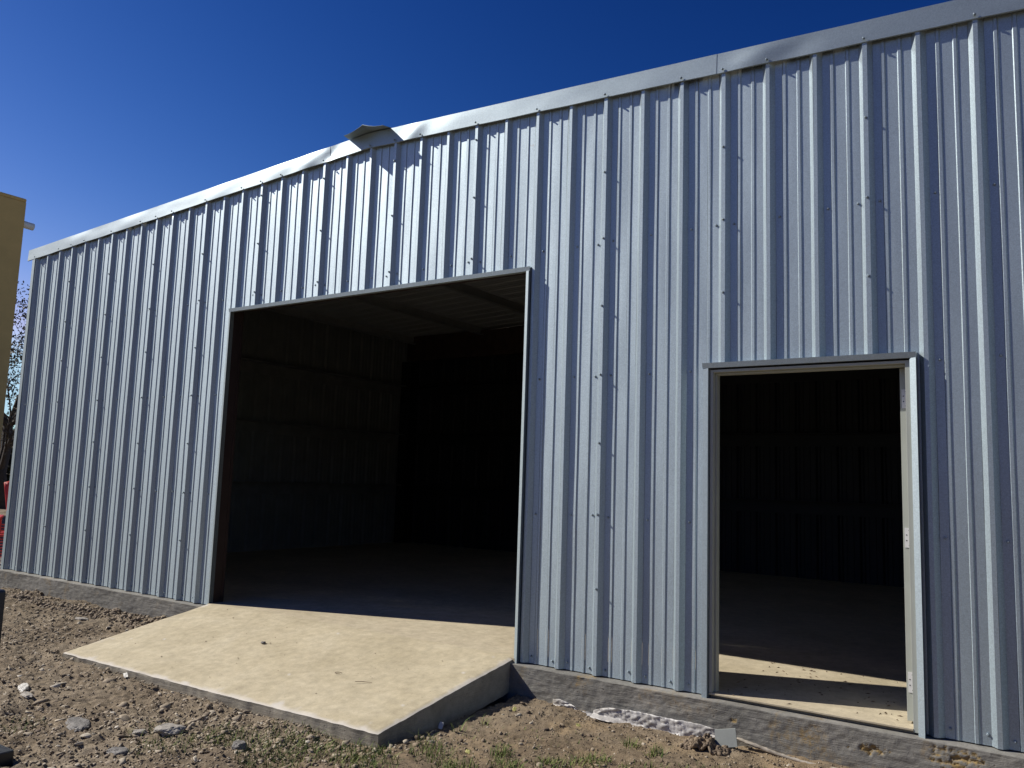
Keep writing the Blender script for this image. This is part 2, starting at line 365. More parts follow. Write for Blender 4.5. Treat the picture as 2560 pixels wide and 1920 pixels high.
# ledge strip
lv = []
for k, x in enumerate(fx):
    lv += [(x, FY[-1, k]+.006, -.003), (x, .02, -.001)]
o0 = len(V); V = np.vstack([V, np.array(lv)])
lf = [[ii[-1, k], ii[-1, k+1], o0+2*(k+1), o0+2*k] for k in range(n1-1)]+[[o0+2*k, o0+2*k+2, o0+2*k+3, o0+2*k+1] for k in range(n1-1)]
Ff = np.vstack([Ff, np.array(lf)])
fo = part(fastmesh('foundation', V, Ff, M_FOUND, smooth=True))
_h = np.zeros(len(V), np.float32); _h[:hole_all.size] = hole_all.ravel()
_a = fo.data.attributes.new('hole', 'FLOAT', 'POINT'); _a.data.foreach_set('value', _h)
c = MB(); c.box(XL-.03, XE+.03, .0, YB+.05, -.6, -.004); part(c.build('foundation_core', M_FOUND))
# floor slab, front edge steps up from the ledge behind the wall line
fl = MB(); fl.box(XL+.05, XE-.05, .03, YB-.02, -.003, .03)
fl.box(-3.70, -.03, -.05, .0299, -.003, .0302); fl.box(1.45, 2.64, .0, .0299, -.003, .019); fl.box(1.45, 2.64, -.034, .0299, .0191, .0302, .002)
part(fl.build('floor', M_FLOOR))

# corrugated sheet generator: profile along u, height along v
PROF = [(0, -.032), (.024, -.032), (.053, 0), (.100, 0), (.106, -.0055), (.122, -.0055), (.128, 0), (.194, 0), (.200, -.0055), (.216, -.0055), (.222, 0), (.276, 0), (.3048, -.032)]
DOORS = [(-3.70, -.03, 3.0), (1.43, 2.685, 2.145)]          # x0, x1, head height
def cuts(a, b):
    xs = [a, b]
    for d0, d1, _ in DOORS:
        for q in (d0, d1):
            if a+1e-6 < q < b-1e-6: xs.append(q)
    return sorted(xs)
def sheet(i0, i1, seed):
    V = []; F = []
    for i in range(i0, i1):
        for j in range(len(PROF)-1):
            (ua, ya), (ub, yb_) = PROF[j], PROF[j+1]
            xa, xb = i*P+ua, i*P+ub
            cs = cuts(xa, xb)
            for q in range(len(cs)-1):
                a, b = cs[q], cs[q+1]
                if b > XE: continue
                t0 = (a-xa)/(xb-xa); t1 = (b-xa)/(xb-xa)
                z0 = .006
                for d0, d1, dh in DOORS:
                    if a >= d0-1e-6 and b <= d1+1e-6: z0 = dh
                nsub = 3 if (b-a) > .04 else 1
                us = np.linspace(a, b, nsub+1)
                pan = abs(ya) < .01 and abs(yb_) < .01
                zt = 4.42
                nz = max(2, int((zt-z0)/.14))
                zs = np.linspace(z0, zt, nz+1)
                o = len(V)
                for u in us:
                    yy = ya+(yb_-ya)*((u-xa)/(xb-xa))
                    lim = zb(u)+.06
                    for z in zs:
                        z_ = min(z, lim)
                        wob = mnoise.noise((u*2.3+seed*.7, z*1.1, 3.1))*.0030+mnoise.noise((i*5.7+.3, z*2.2, u*9))*.0022
                        edge = (1 if pan else .35)
                        wx = mnoise.noise((i*3.3+j*.9, z*.9, 8.8))*.0022
                        V.append((u+wx*(0 if len(cs) > 2 else 1), yy+wob*edge, z_))
                m_ = len(zs)
                for s in range(nsub):
                    for k in range(m_-1):
                        F.append((o+s*m_+k, o+(s+1)*m_+k, o+(s+1)*m_+k+1, o+s*m_+k+1))
    return V, F
bounds = [-26, -23, -20, -17, -14, -11, -8, -5, -2, 2, 5, 8, 11, 14]
for k in range(len(bounds)-1):
    V, F = sheet(bounds[k], bounds[k+1], k)
    part(fastmesh('wall_panel', V, F, M_PANEL, smooth=True))
# lap edges: a thin lip of the overlapping sheet on each lap rib
for b in bounds[1:-1]:
    m = MB(); x = b*P; z0 = .006
    for d0, d1, dh in DOORS:
        if d0 < x+.02 < d1: z0 = dh
    m.box(x-.001, x+.0265, -.0338, -.0325, z0, zb(x)+.05)
    part(m.build('panel_lap', M_PANEL))

# plain inner shells for the other sides: ribbed sheets facing inwards
def shell(name, A, B_, zf, out, nrm, mt=None):
    """ribbed wall from A to B (xy), top height function zf(x,y), ribs pushed outwards along nrm"""
    L_ = math.dist(A, B_); n = int(L_/P)+1; V = []; F = []
    d = ((B_[0]-A[0])/L_, (B_[1]-A[1])/L_)
    for i in range(n):
        for j in range(len(PROF)-1):
            (ua, ya), (ub, yb_) = PROF[j], PROF[j+1]
            a, b = i*P+ua, i*P+ub
            if b > L_: continue
            o = len(V)
            for u, y in ((a, ya), (b, yb_)):
                px, py = A[0]+d[0]*u-nrm[0]*y, A[1]+d[1]*u-nrm[1]*y
                V += [(px, py, .0), (px, py, zf(px, py))]
            F.append((o, o+2, o+3, o+1))
    return part(fastmesh(name, V, F, mt or M_INNER))
zr = lambda x, y=0: zb(x)+.0995
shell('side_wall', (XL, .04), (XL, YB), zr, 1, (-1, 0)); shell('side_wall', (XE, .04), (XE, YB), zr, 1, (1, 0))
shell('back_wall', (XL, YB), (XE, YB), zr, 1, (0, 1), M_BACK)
# roof: ribs run down the slope (along x), each half a sheet
for xa, xb in ((-8.12, XR), (XR, XE+.12)):
    V = []; F = []; y = -.03; n = int((YB+.1)/P)+1
    for i in range(n):
        for j in range(len(PROF)-1):
            (ua, ha), (ub, hb) = PROF[j], PROF[j+1]; a, b = y+i*P+ua, y+i*P+ub
            o = len(V)
            for yy, h in ((a, ha), (b, hb)):
                V += [(xa, yy, zb(xa)+.10-h), (xb, yy, zb(xb)+.10-h)]
            F.append((o, o+1, o+3, o+2))
    part(fastmesh('roof', V, F, M_CEIL))

# framing inside
def pc(mb, name, m, parent=bld): return part(mb.build(name, m), parent)
for z in (1.08, 2.10, 3.10):
    m = MB(); m.box(XL+.012, XL+.025, .25, YB-.2, z-.10, z+.10); m.box(XL+.025, XL+.19, .25, YB-.2, z+.085, z+.10); pc(m, 'girt', M_STEEL)
    m = MB(); m.box(XL+.2, XE-.2, YB-.025, YB-.012, z-.10, z+.10); m.box(XL+.2, XE-.2, YB-.19, YB-.025, z+.085, z+.10); pc(m, 'girt', M_BACK)  # rear girts share the shade-darkened back colour
for x in (-7.6, -5.9, -4.25, -2.6, -1.1, .5, 2.1, 3.7):
    zt = zb(x)+.095; m = MB(); m.box(x-.008, x+.008, .12, YB-.05, zt-.15, zt); m.box(x+.008, x+.07, .12, YB-.05, zt-.15, zt-.135); pc(m, 'purlin', M_PURL)
m = MB(); m.box(XL+.2, XE-.2, YB-.33, YB-.20, 3.70, 4.20); pc(m, 'back_beam', M_RUST)
for x in (XL+.05, XE-.30):
    m = MB(); m.box(x, x+.25, YB-.30, YB-.05, .03, 3.69); m.box(x-.02, x+.27, YB-.32, YB-.04, .03, .045); pc(m, 'corner_post', M_BLACK)
# jamb columns of the wide doorway (dark red C sections)
for x0, x1, s in ((-3.775, -3.70, 1), (-.03, .045, -1)):
    m = MB(); m.box(x0, x1, .012, (.13 if s > 0 else .12), .03, 3.98)
    m.box((x1 if s > 0 else x0-.006), (x1+.006 if s > 0 else x0), (.10 if s > 0 else .09), (.13 if s > 0 else .12), .03, 3.96)
    pc(m, 'jamb_column', M_RED_PRIMER)
m = MB(); m.box(-3.70, -.03, .012, .205, 3.02, 3.10); pc(m, 'header_beam', M_RED_PRIMER)
for x in (1.36, 2.69):
    m = MB(); m.box(x, x+.07, .012, .205, .03, 4.0); pc(m, 'jamb_column', M_RED_PRIMER)
m = MB(); m.box(1.43, 2.69, .012, .205, 2.16, 2.22); pc(m, 'header_beam', M_RED_PRIMER)

# trims -----------------------------------------------------------
def channel(mb, x0, x1, z0, z1, yo, yi, tilt=(0, 0), axis='z', lip=.012):
    pass
dt = empty('wide_doorway'); part(dt)
tr = MB()   # header trim: face tilted slightly down, with two overlapping lengths
def hdr(mb, xa, xb, zl, zh, yo, dy=0.0):
    mb.add([(xa, yo+.008+dy, zl), (xb, yo+.008+dy, zl), (xb, yo+dy, zh), (xa, yo+dy, zh),
            (xa, .011, zl+.004), (xb, .011, zl+.004), (xa, .011, zh+.002), (xb, .011, zh+.002)],
           [(0,1,2,3), (1,0,4,5), (3,2,7,6), (0,3,6,4), (2,1,5,7)])
hdr(tr, -3.715, -.62, 2.972, 3.006, -.050); hdr(tr, -.62, -.012, 2.970, 3.004, -.0525)
pc(tr, 'header_trim', M_TRIM, dt)
def jamb(mb, xa, xb, z0, z1, ya, yb_, xi_in, depth):
    """upright trim: front face from (xa,ya) to (xb,yb), returns going back"""
    mb.add([(xa, ya, z0), (xb, yb_, z0), (xb, yb_, z1), (xa, ya, z1)], [(0,1,2,3)])
    mb.add([(xa, ya, z0), (xa, ya, z1), (xi_in, depth, z1), (xi_in, depth, z0)], [(0,1,2,3)])
    mb.add([(xb, yb_, z0), (xb, -.002, z0), (xb, -.002, z1), (xb, yb_, z1)], [(0,1,2,3)])
    mb.add([(xa, ya, z1), (xb, yb_, z1), (xb, -.002, z1), (xi_in, depth, z1)], [(0,1,2,3)])
tr = MB(); jamb(tr, -.045, -.014, -.002, 2.970, -.046, -.058, -.030, .011); pc(tr, 'jamb_trim', M_TRIM, dt)
tr = MB(); tr.add([(-3.722, -.036, -.002), (-3.690, -.044, -.002), (-3.690, -.044, 2.972), (-3.722, -.036, 2.972),
                   (-3.699, .011, -.002), (-3.699, .011, 2.972), (-3.722, .0, -.002), (-3.722, .0, 2.972)],
                  [(0,1,2,3), (1,4,5,2), (6,0,3,7)]); pc(tr, 'jamb_trim', M_TRIM, dt)

# pedestrian door
pd = empty('side_doorway'); part(pd)
tr = MB(); hdr(tr, 1.403, 2.704, 2.128, 2.162, -.060); pc(tr, 'header_trim', M_TRIM, pd)
tr = MB(); tr.add([(1.408, -.050, -.006), (1.443, -.052, -.006), (1.443, -.052, 2.127), (1.408, -.050, 2.127), (1.450, -.012, -.006), (1.450, -.012, 2.127), (1.408, .0, -.006), (1.408, 0, 2.127)],
                  [(0,1,2,3), (1,4,5,2), (6,0,3,7)]); pc(tr, 'jamb_trim', M_TRIM, pd)
tr = MB(); jamb(tr, 2.668, 2.703, -.016, 2.127, -.048, -.062, 2.672, -.012); pc(tr, 'jamb_trim', M_TRIM, pd)
fr = MB()   # primed hollow metal frame: stepped section on the left, head and right side
zf = .031
fr.box(1.450, 1.470, -.030, .10, zf, 2.118, .002); fr.box(1.4701, 1.484, .008, .060, zf, 2.0995, .002)
fr.box(2.640, 2.668, -.030, .10, zf-.02, 2.118, .002)
fr.box(1.4702, 2.6399, -.029, .10, 2.100, 2.1175, .002); fr.box(1.484, 2.6398, .008, .060, 2.086, 2.0995, .002)
pc(fr, 'door_frame', M_FRAME, pd)
dl = MB(); dl.box(2.594, 2.638, .075, .965, .045, 2.085, .0015); door = pc(dl, 'door', M_FRAME, pd)
for z in (1.90, 1.08, .26):
    h = MB(); h.box(2.603, 2.6375, .0715, .0745, z-.057, z+.057)
    h.tube([(2.6395, .068, z-.057), (2.6395, .068, z+.057)], .006, 8)
    ho = pc(h, 'hinge', M_HINGE, door)
    s = MB()
    for dx, dz in ((.024, .043), (.010, .016), (.010, -.016), (.024, -.043)):
        s.tube([(2.603+dx, .0712, z+dz), (2.603+dx, .0704, z+dz)], .0035, 8)
    s.build('hinge_screws', M_BLACK, ho) if False else None
    # screw holes belong to the hinge leaf pattern: built into the hinge mesh
    me = ho.data; me.materials.append(M_BLACK); o0 = len(me.vertices)
    vs = [v.co[:] for v in me.vertices]; fs = [tuple(q.vertices) for q in me.polygons]; nf = len(fs)
    fs += [tuple(i+o0 for i in q) for q in s.f]; vs += s.v
    me.clear_geometry(); me.from_pydata(vs, [], fs)
    for k, q in enumerate(me.polygons): q.material_index = 1 if k >= nf else 0

# corner trim at the left end
tr = MB(); tr.box(XL-.040, XL+.026, -.040, -.0335, -.01, 4.14); tr.box(XL-.040, XL-.034, -.0334, .09, -.01, 4.14); pc(tr, 'corner_trim', M_TRIM)

# rake trim: long folded flashing with dents, in overlapping lengths
DENT = [(-2.62, .028, .14), (-2.34, -.018, .08), (-1.28, .020, .10), (1.78, .020, .16), (-5.7, .010, .25), (-4.0, .012, .2), (-3.1, .014, .18), (-6.8, .009, .25), (-.9, .008, .2), (2.05, -.008, .12)]
def rake(xa, xb, off, mat_=M_TRIM):
    n = int((xb-xa)/.03)+2; xs = np.linspace(xa, xb, n); V = []; rows = [0, .2, .4, .6, .8, 1.0]
    for x in xs:
        for t in rows:
            sag = .006*abs(math.sin(math.pi*x/P*.5))*(1-t)
            z = zb(x)+.004*mnoise.noise((x*1.7, 2, 0))*(1-t)+t*.145
            y = -.036-off-.006*(1-t)-.012*max(0, 1-abs(t-.45)/.5)*0
            for dx, a, w in DENT:
                y -= a*math.exp(-((x-dx-(t-.5)*.10)/w)**2)*math.sin(math.pi*min(1, .15+t*.85))*.75
            y -= .0025*mnoise.noise((x*3.1, t*2, 4.4))
            z -= sag*.4
            V.append((x, y, z))
        V.append((x, .09, zb(x)+.150))
        V.append((x, V[-7][1]+.010, V[-7][2]-.003))
    c = 8; F = []
    for i in range(n-1):
        o = i*c
        for k in range(6): F.append((o+k, o+c+k, o+c+k+1, o+k+1))
        F.append((o+7, o+c+7, o+c, o))
    return V, F
segs = [(-8.12, -5.1, .0), (-5.16, -2.36, .0022), (-2.42, -1.44, .0005), (-1.48, 1.49, .0026), (1.46, XE+.12, .0003)]
for a, b, o_ in segs:
    V, F = rake(a, b, o_); part(fastmesh('rake_trim', V, F, M_TRIM, smooth=False))
    tmp = bpy.data.objects[-1] if False else None
for o in [o for o in bpy.data.objects if o.name.startswith('rake_trim')]:
    me = o.data; me.polygons.foreach_set('use_smooth', [True]*len(me.polygons)); me.set_sharp_from_angle(angle=R(40))
# ridge cap sheet jutting out over the gable
V = []; F = []
ns = 8
front = [(-2.035, -.175, 4.462), (-1.80, -.175, 4.516), (-1.545, -.175, 4.455)]
back = [(-2.125, -.03, 4.503), (-1.825, -.03, 4.512), (-1.59, -.03, 4.499)]
back2 = [(-2.125, YB, 4.500), (-1.845, YB, 4.53), (-1.565, YB, 4.500)]
def lerp(a, b, t): return tuple(a[k]+(b[k]-a[k])*t for k in range(3))
cap = MB()
for s in range(2):
    rows = []
    for t in np.linspace(0, 1, 7):
        a = lerp(back[s], front[s], t); b = lerp(back[s+1], front[s+1], t)
        row = []
        for u in np.linspace(0, 1, 7):
            p = list(lerp(a, b, u)); p[2] += -.012*math.sin(math.pi*u)*t
            row.append(tuple(p))
        rows.append(row)
    o = len(cap.v)
    for r_ in rows: cap.v += r_
    for i in range(6):
        for k in range(6): cap.f.append((o+i*7+k, o+i*7+k+1, o+(i+1)*7+k+1, o+(i+1)*7+k))
    cap.quad(back[s], back[s+1], back2[s+1], back2[s])
co = pc(cap, 'ridge_cap', M_TRIM); sm = co.modifiers.new('thick', 'SOLIDIFY'); sm.thickness = .0015; sm.offset = 1

# screws: hex washer heads ------------------------------------------
def screw_mesh():
    m = MB(); m.tube([(0, .0, 0), (0, -.0015, 0)], [.0075, .0070], 10); m.tube([(0, -.0015, 0), (0, -.0085, 0), (0, -.0095, 0)], [.0052, .0050, .0036], 6)
    me = bpy.data.meshes.new('screw'); me.from_pydata(m.v, [], m.f); me.materials.append(M_SCREW); return me
SM = screw_mesh(); spots = []
def inop(x, z):
    return any(d0-.04 < x < d1+.04 and z < dh+.05 for d0, d1, dh in DOORS)
laps = set(bounds[1:-1])
for i in range(-26, 13):
    x = i*P
    for z in (.055, 1.10, 2.12, 3.12):
        spots.append((x+.078, 0, z+random.uniform(-.006, .006)))
        if z < .1 or (i+1) in laps: spots.append((x+.258, 0, z+random.uniform(-.012, .012)))
    if i in laps:
        z = .6
        while z < zb(x)-.1: spots.append((x+.012, -.034, z+random.uniform(-.01, .01))); z += .51
    if i % 2 == 0 or i in laps: spots.append((x+.012, -.052, zb(x)+.018))
    for d0, d1, dh in DOORS:
        if d0 < x+.258 < d1: spots.append((x+.258, 0, dh+.028))
        if d0 < x+.012 < d1 and i in laps: spots.append((x+.012, -.034, dh+.035))
spots = [s for s in spots if (not inop(s[0], s[2])) and -7.93 < s[0] < 3.6]
def dist(s): return (s[0]-CAM[0])**2+(s[1]-CAM[1])**2+(s[2]-CAM[2])**2
spots.sort(key=dist)
for s in spots[:100]:
    o = bpy.data.objects.new('screw', SM); col.objects.link(o); o.location = s; o.scale = (1.3, 1.3, 1.3); o.parent = bld; o.matrix_parent_inverse = _bldinv
    o.rotation_euler = (random.uniform(-.12, .12), random.uniform(0, 1), random.uniform(-.12, .12))
m = MB(); base_v = [v.co[:] for v in SM.vertices]; base_f = [tuple(q.vertices) for q in SM.polygons]
for s in spots[100:]: m.add([(a*1.3+s[0], b*1.3+s[1], c_*1.3+s[2]) for a, b, c_ in base_v], base_f)
so_ = pc(m, 'screw', M_SCREW); so_['kind'] = 'stuff'

# ------------------------------------------------------------------ concrete ramp
def rampz(x, y):  # y from -.05 to -1.46
    t = np.clip((-.05-y)/1.41, 0, 1); xl = (x+3.70)/3.65
    return .0306+t*((-.222)*(1-xl)+(-.190)*xl-.0306)
rx = np.linspace(-3.699, -.052, 150); ry = np.linspace(.02, -1.46, 67)
V = []; F = []
RX, RY = np.meshgrid(rx, ry)
tt = np.clip((-.05-RY)/1.41, 0, 1)
XX = RX+tt*np.where(RX < -1.9, .035*(1-(RX+3.7)/1.8), -.02*((RX+1.9)/1.85))
YY = RY+0*tt
edge = np.minimum(np.minimum((RX+3.70), (-.052-RX)), (RY+1.46))
er = .0035*fbm(RX*18, RY*18, 2, 3)
YY = YY+np.where(RY < -1.44, er*1.4, 0); XX = XX+np.where((RX < -3.68) | (RX > -.06), er*.8, 0)
ZZ = rampz(RX, RY)+(.0035*fbm(RX*1.3, RY*1.3, 3, 8)+.0012*fbm(RX*9, RY*9, 3, 9))*np.clip(tt*6, 0, 1)-.010*np.exp(-edge/.006)
top = np.stack([XX, YY, ZZ], -1).reshape(-1, 3); n1, n2 = len(rx), len(ry)
ii = np.arange(n1*n2).reshape(n2, n1); F = [np.stack([ii[:-1, :-1], ii[1:, :-1], ii[1:, 1:], ii[:-1, 1:]], -1).reshape(-1, 4)]
V = [top]; o0 = n1*n2
def skirt(ids):
    global o0
    a = top[ids]; L_ = [a]
    k = len(ids); rows = [ids]; 
    for q, dz in enumerate((.02, .06, .12, .22)):
        b = a.copy(); b[:, 2] -= dz; s_ = .004*fbm(b[:, 0]*6+b[:, 1]*5, b[:, 2]*9+q, 3, 15)
        b[:, 1] += s_*0.8; b[:, 0] += s_*0.8
        V.append(b); rows.append(np.arange(o0, o0+k)); o0 += k
    for q in range(4): F.append(np.stack([rows[q][:-1], rows[q+1][:-1], rows[q+1][1:], rows[q][1:]], -1))
skirt(ii[-1, :]); skirt(ii[::-1, -1]); skirt(ii[:, 0])
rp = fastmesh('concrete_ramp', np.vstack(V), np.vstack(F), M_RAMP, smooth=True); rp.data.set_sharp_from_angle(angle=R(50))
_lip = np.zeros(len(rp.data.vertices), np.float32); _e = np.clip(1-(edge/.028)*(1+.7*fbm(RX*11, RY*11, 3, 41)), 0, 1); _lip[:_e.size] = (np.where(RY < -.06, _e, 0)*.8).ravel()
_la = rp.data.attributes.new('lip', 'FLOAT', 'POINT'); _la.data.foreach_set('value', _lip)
rp.data.materials.append(M_RAMP_SHADE); _n = len(F[0]); _mi = np.zeros(len(rp.data.polygons), np.int32); _mi[_n:] = 1; rp.data.polygons.foreach_set('material_index', _mi)
tag(rp, 'pale tan concrete ramp sloping down from the wide open doorway', 'ramp')
def on_ramp(x, y): return float(rampz(x, y))

# ------------------------------------------------------------------ loose stone chips and clods over the soil
def chips(n, xr, yr, smin, smax, flat, pal, keep=None, sink=.35, seed=1, power=2.6, hex_=True):
    r = np.random.default_rng(seed)
    x = r.uniform(*xr, n); y = r.uniform(*yr, n)
    ok = ~((x > -3.73) & (x < -.03) & (y > -1.49)) & (y < -.10)
    if keep is not None: ok &= keep(x, y, r)
    x = x[ok]; y = y[ok]; n = len(x)
    s = smin+(smax-smin)*r.random(n)**power
    z = H(x, y)
    # unit lumpy octahedral chip: 6 ring + top + bottom ring
    k = 6 if hex_ else 4; ang = np.arange(k)/k*2*np.pi
    ringa = np.stack([np.cos(ang), np.sin(ang), np.zeros(k)], -1); ringb = ringa*.62
    unit = np.vstack([ringa+[0, 0, 0], ringb+[0, 0, 1.0], ringb*1.1+[0, 0, -1.0]]); nv = 3*k
    fc = []
    for i in range(k):
        j = (i+1) % k
        fc += [(i, j, k+j, k+i), (2*k+i, 2*k+j, j, i)]
    fc += [(k, k+1, k+2, k+3), (k+3, k+4, k+5, k), (2*k+3, 2*k+2, 2*k+1, 2*k), (2*k, 2*k+5, 2*k+4, 2*k+3)] if hex_ else [(k, k+1, k+2, k+3)]
    fc = np.array(fc)
    U = unit[None]*np.ones((n, 1, 1)); U = U*(1+r.uniform(-.28, .28, (n, nv, 1)))
    U[:, :, 0] *= (s*r.uniform(.8, 1.5, n))[:, None]; U[:, :, 1] *= (s*r.uniform(.5, .95, n))[:, None]; U[:, :, 2] *= (s*r.uniform(*flat, n))[:, None]
    U[:, :, 2] += r.uniform(-.12, .12, (n, nv))*s[:, None]*flat[0]
    a = r.uniform(0, 6.28, n); tl = r.normal(0, .38, n)+.1; t2 = r.normal(0, .3, n)
    def rot(U, c, s_, i, j):
        A = U[:, :, i]*c[:, None]-U[:, :, j]*s_[:, None]; B = U[:, :, i]*s_[:, None]+U[:, :, j]*c[:, None]; U[:, :, i] = A; U[:, :, j] = B
    rot(U, np.cos(tl), np.sin(tl), 1, 2); rot(U, np.cos(t2), np.sin(t2), 0, 2); rot(U, np.cos(a), np.sin(a), 0, 1)
    U += np.stack([x, y, z+s*(.12-sink*.25)], -1)[:, None, :]
    Fc = (fc[None]+(np.arange(n)*nv)[:, None, None]).reshape(-1, 4)
    v = np.repeat(np.clip(r.normal(*pal, n), 0, 1), len(fc))
    return U.reshape(-1, 3), Fc, v
def clump(x, y, r): return fbm(x*1.3, y*1.6, 3, 91)+r.uniform(-.9, .9, len(x)) > -.35
sets = [chips(62000, (-8.6, 0), (-3.4, -.1), .003, .013, (.2, .6), (.34, .24), clump, seed=1, hex_=False, power=1.6),
        chips(9000, (-8.6, -.2), (-3.4, -.1), .008, .026, (.14, .36), (.42, .26), clump, seed=2, power=2, hex_=False),
        chips(650, (-8.4, -.9), (-3.2, -.3), .016, .040, (.10, .26), (.5, .22), clump, seed=3, power=2.4, hex_=False),
        chips(60, (-5.2, -.9), (-3.2, -1.5), .03, .055, (.14, .34), (.5, .22), seed=13),
        chips(16000, (-.2, 3.0), (-2.2, -.1), .002, .009, (.35, .8), (.24, .22), clump, seed=4, hex_=False),
        chips(420, (-.3, 2.6), (-2.0, -.15), .007, .022, (.3, .7), (.28, .25), seed=5),
        chips(1400, (-1.5, .15), (-2.1, -1.0), .006, .030, (.3, .6), (.42, .18), seed=6, hex_=False)]
V = []; Fa = []; A = []; o0 = 0
for v, q, a in sets: V.append(v); Fa.append(q+o0); A.append(a); o0 += len(v)
st = fastmesh('gravel', np.vstack(V), np.vstack(Fa), M_CHIP, attr=np.concatenate(A))
tag(st, 'brown shale chips and crumbled clods strewn over the dry soil', 'gravel', kind='stuff')

# ------------------------------------------------------------------ grass
def grass(cl, seed=3):
    r = np.random.default_rng(seed); V = []; F = []; A = []
    for (cx, cy, rad, n, h) in cl:
        for _ in range(int(n*1.3)):
            a = r.uniform(0, 6.28); d = rad*r.random()**.6; x, y = cx+d*math.cos(a), cy+d*math.sin(a)
            if y > -.13 or (-3.7 < x < -.06 and y > -1.48): continue
            z = float(H(x, y))-.004; L_ = h*r.uniform(.45, 1.25); az = r.uniform(0, 6.28); ln = r.uniform(.25, 1.1); w = r.uniform(.0016, .0034)
            dx, dy = math.cos(az), math.sin(az); o = len(V); m_ = 4; c_ = float(np.clip(r.normal(.45, .28), 0, 1))
            for k in range(m_+1):
                t = k/m_; px = x+dx*L_*ln*t**1.6; py = y+dy*L_*ln*t**1.6; pz = z+L_*(t-.35*ln*t*t*t); ww = w*(1-t*.85)
                V.append((px-dy*ww, py+dx*ww, pz)); V.append((px+dy*ww, py-dx*ww, pz))
            for k in range(m_): F.append((o+2*k, o+2*k+1, o+2*k+3, o+2*k+2)); A.append(c_)
    return V, F, A
GR = [(-.55, -1.75, .30, 300, .055), (-.85, -1.95, .22, 200, .05), (-.10, -1.62, .22, 200, .06), (.15, -1.25, .10, 34, .09), (.30, -1.38, .16, 120, .06),
      (.55, -1.50, .14, 170, .05), (.75, -1.30, .10, 110, .05), (.62, -1.15, .07, 60, .07), (1.1, -.95, .12, 140, .05), (.95, -1.12, .12, 130, .045),
      (1.35, -.62, .07, 60, .06), (1.15, -.52, .06, 45, .07), (.2, -.75, .05, 10, .06), (1.7, -.75, .2, 200, .035), (1.45, -.95, .18, 160, .04), (-.28, -1.35, .08, 30, .07),
      (.15, -.95, .06, 10, .10), (2.0, -.6, .2, 90, .03), (-1.3, -2.1, .2, 70, .05), (-2.1, -2.6, .25, 60, .05), (.45, -.95, .3, 60, .03), (.9, -.75, .3, 50, .03), (-.35, -1.95, .25, 220, .06), (.1, -1.75, .2, 200, .06), (.9, -1.45, .15, 150, .05), (1.9, -.95, .15, 120, .04), (-1.0, -2.25, .2, 120, .05)]
V, F, A = grass(GR)
gr = fastmesh('grass', V, F, M_GRASS, attr=A); tag(gr, 'sparse green grass tufts sprouting from the soil beside the ramp', 'grass', kind='stuff')

# ------------------------------------------------------------------ individual rocks
def rock(name, loc, size, m, seed, rz=0, flat=.45, subdiv=4):
    import bmesh
    bm = bmesh.new(); bmesh.ops.create_icosphere(bm, subdivisions=subdiv, radius=1)
    for v in bm.verts:
        p = v.co.copy(); q = p*1.3+Vector((seed*3.1, seed*1.7, seed))
        d = 1+.38*mnoise.noise(q)+.20*abs(mnoise.noise(q*2.7))+.05*mnoise.noise(q*8)
        p = p*d; p.z = max(-.8, min(.75+.12*mnoise.noise(q*2), p.z)); p.x *= size[0]; p.y *= size[1]; p.z *= size[2]; v.co = p
    bmesh.ops.rotate(bm, verts=bm.verts, matrix=Matrix.Rotation(rz, 3, 'Z'))
    me = bpy.data.meshes.new(name); bm.to_mesh(me); bm.free(); me.materials.append(m)
    o = bpy.data.objects.new(name, me); col.objects.link(o); o.location = (loc[0], loc[1], float(H(loc[0], loc[1]))+loc[2]); return o
tag(rock('rock', (-1.80, -2.33, .010), (.125, .062, .032), M_ROCKD, 3, -.45), 'flat dark slate slab lying in the soil in front of the ramp', 'rock')
tag(rock('rock', (-1.20, -2.10, .012), (.085, .06, .036), M_ROCK, 5, .3), 'pale lumpy grey stone half buried before the ramp', 'rock')
tag(rock('rock', (-1.33, -2.20, .008), (.042, .03, .02), M_ROCK, 9, .8), 'small angular stone touching the pale lumpy stone', 'rock')
tag(rock('rock', (-2.93, -2.12, .012), (.11, .03, .030), M_PAPER, 8, -.5), 'whitish jagged stone at the left of the stony soil', 'rock')
tag(rock('rock', (-2.72, -2.20, .008), (.08, .03, .020), M_ROCK, 18, -.2), 'long grey stone next to the whitish jagged stone', 'rock')
tag(rock('rock', (-1.15, -2.44, .008), (.07, .04, .024), M_ROCKD, 12, .4), 'grey flat stone low in the soil near the bottom of the view', 'rock')
tag(rock('rock', (-.62, -2.02, .006), (.045, .04, .03), M_ROCKD, 14, .4), 'dark blunt stone among the grass tufts before the ramp corner', 'rock')
tag(rock('rock', (-4.95, -.62, .006), (.09, .03, .012), M_ROCK, 22, .2), 'thin pale shale slab on the soil below the left wall', 'rock')
p = rock('pebble', (-2.15, -.62, 0), (.021, .015, .012), M_ROCKD, 4, .3, subdiv=3); p.location.z = on_ramp(-2.15, -.62)+.007; tag(p, 'small dark pebble lying alone on the ramp', 'pebble')
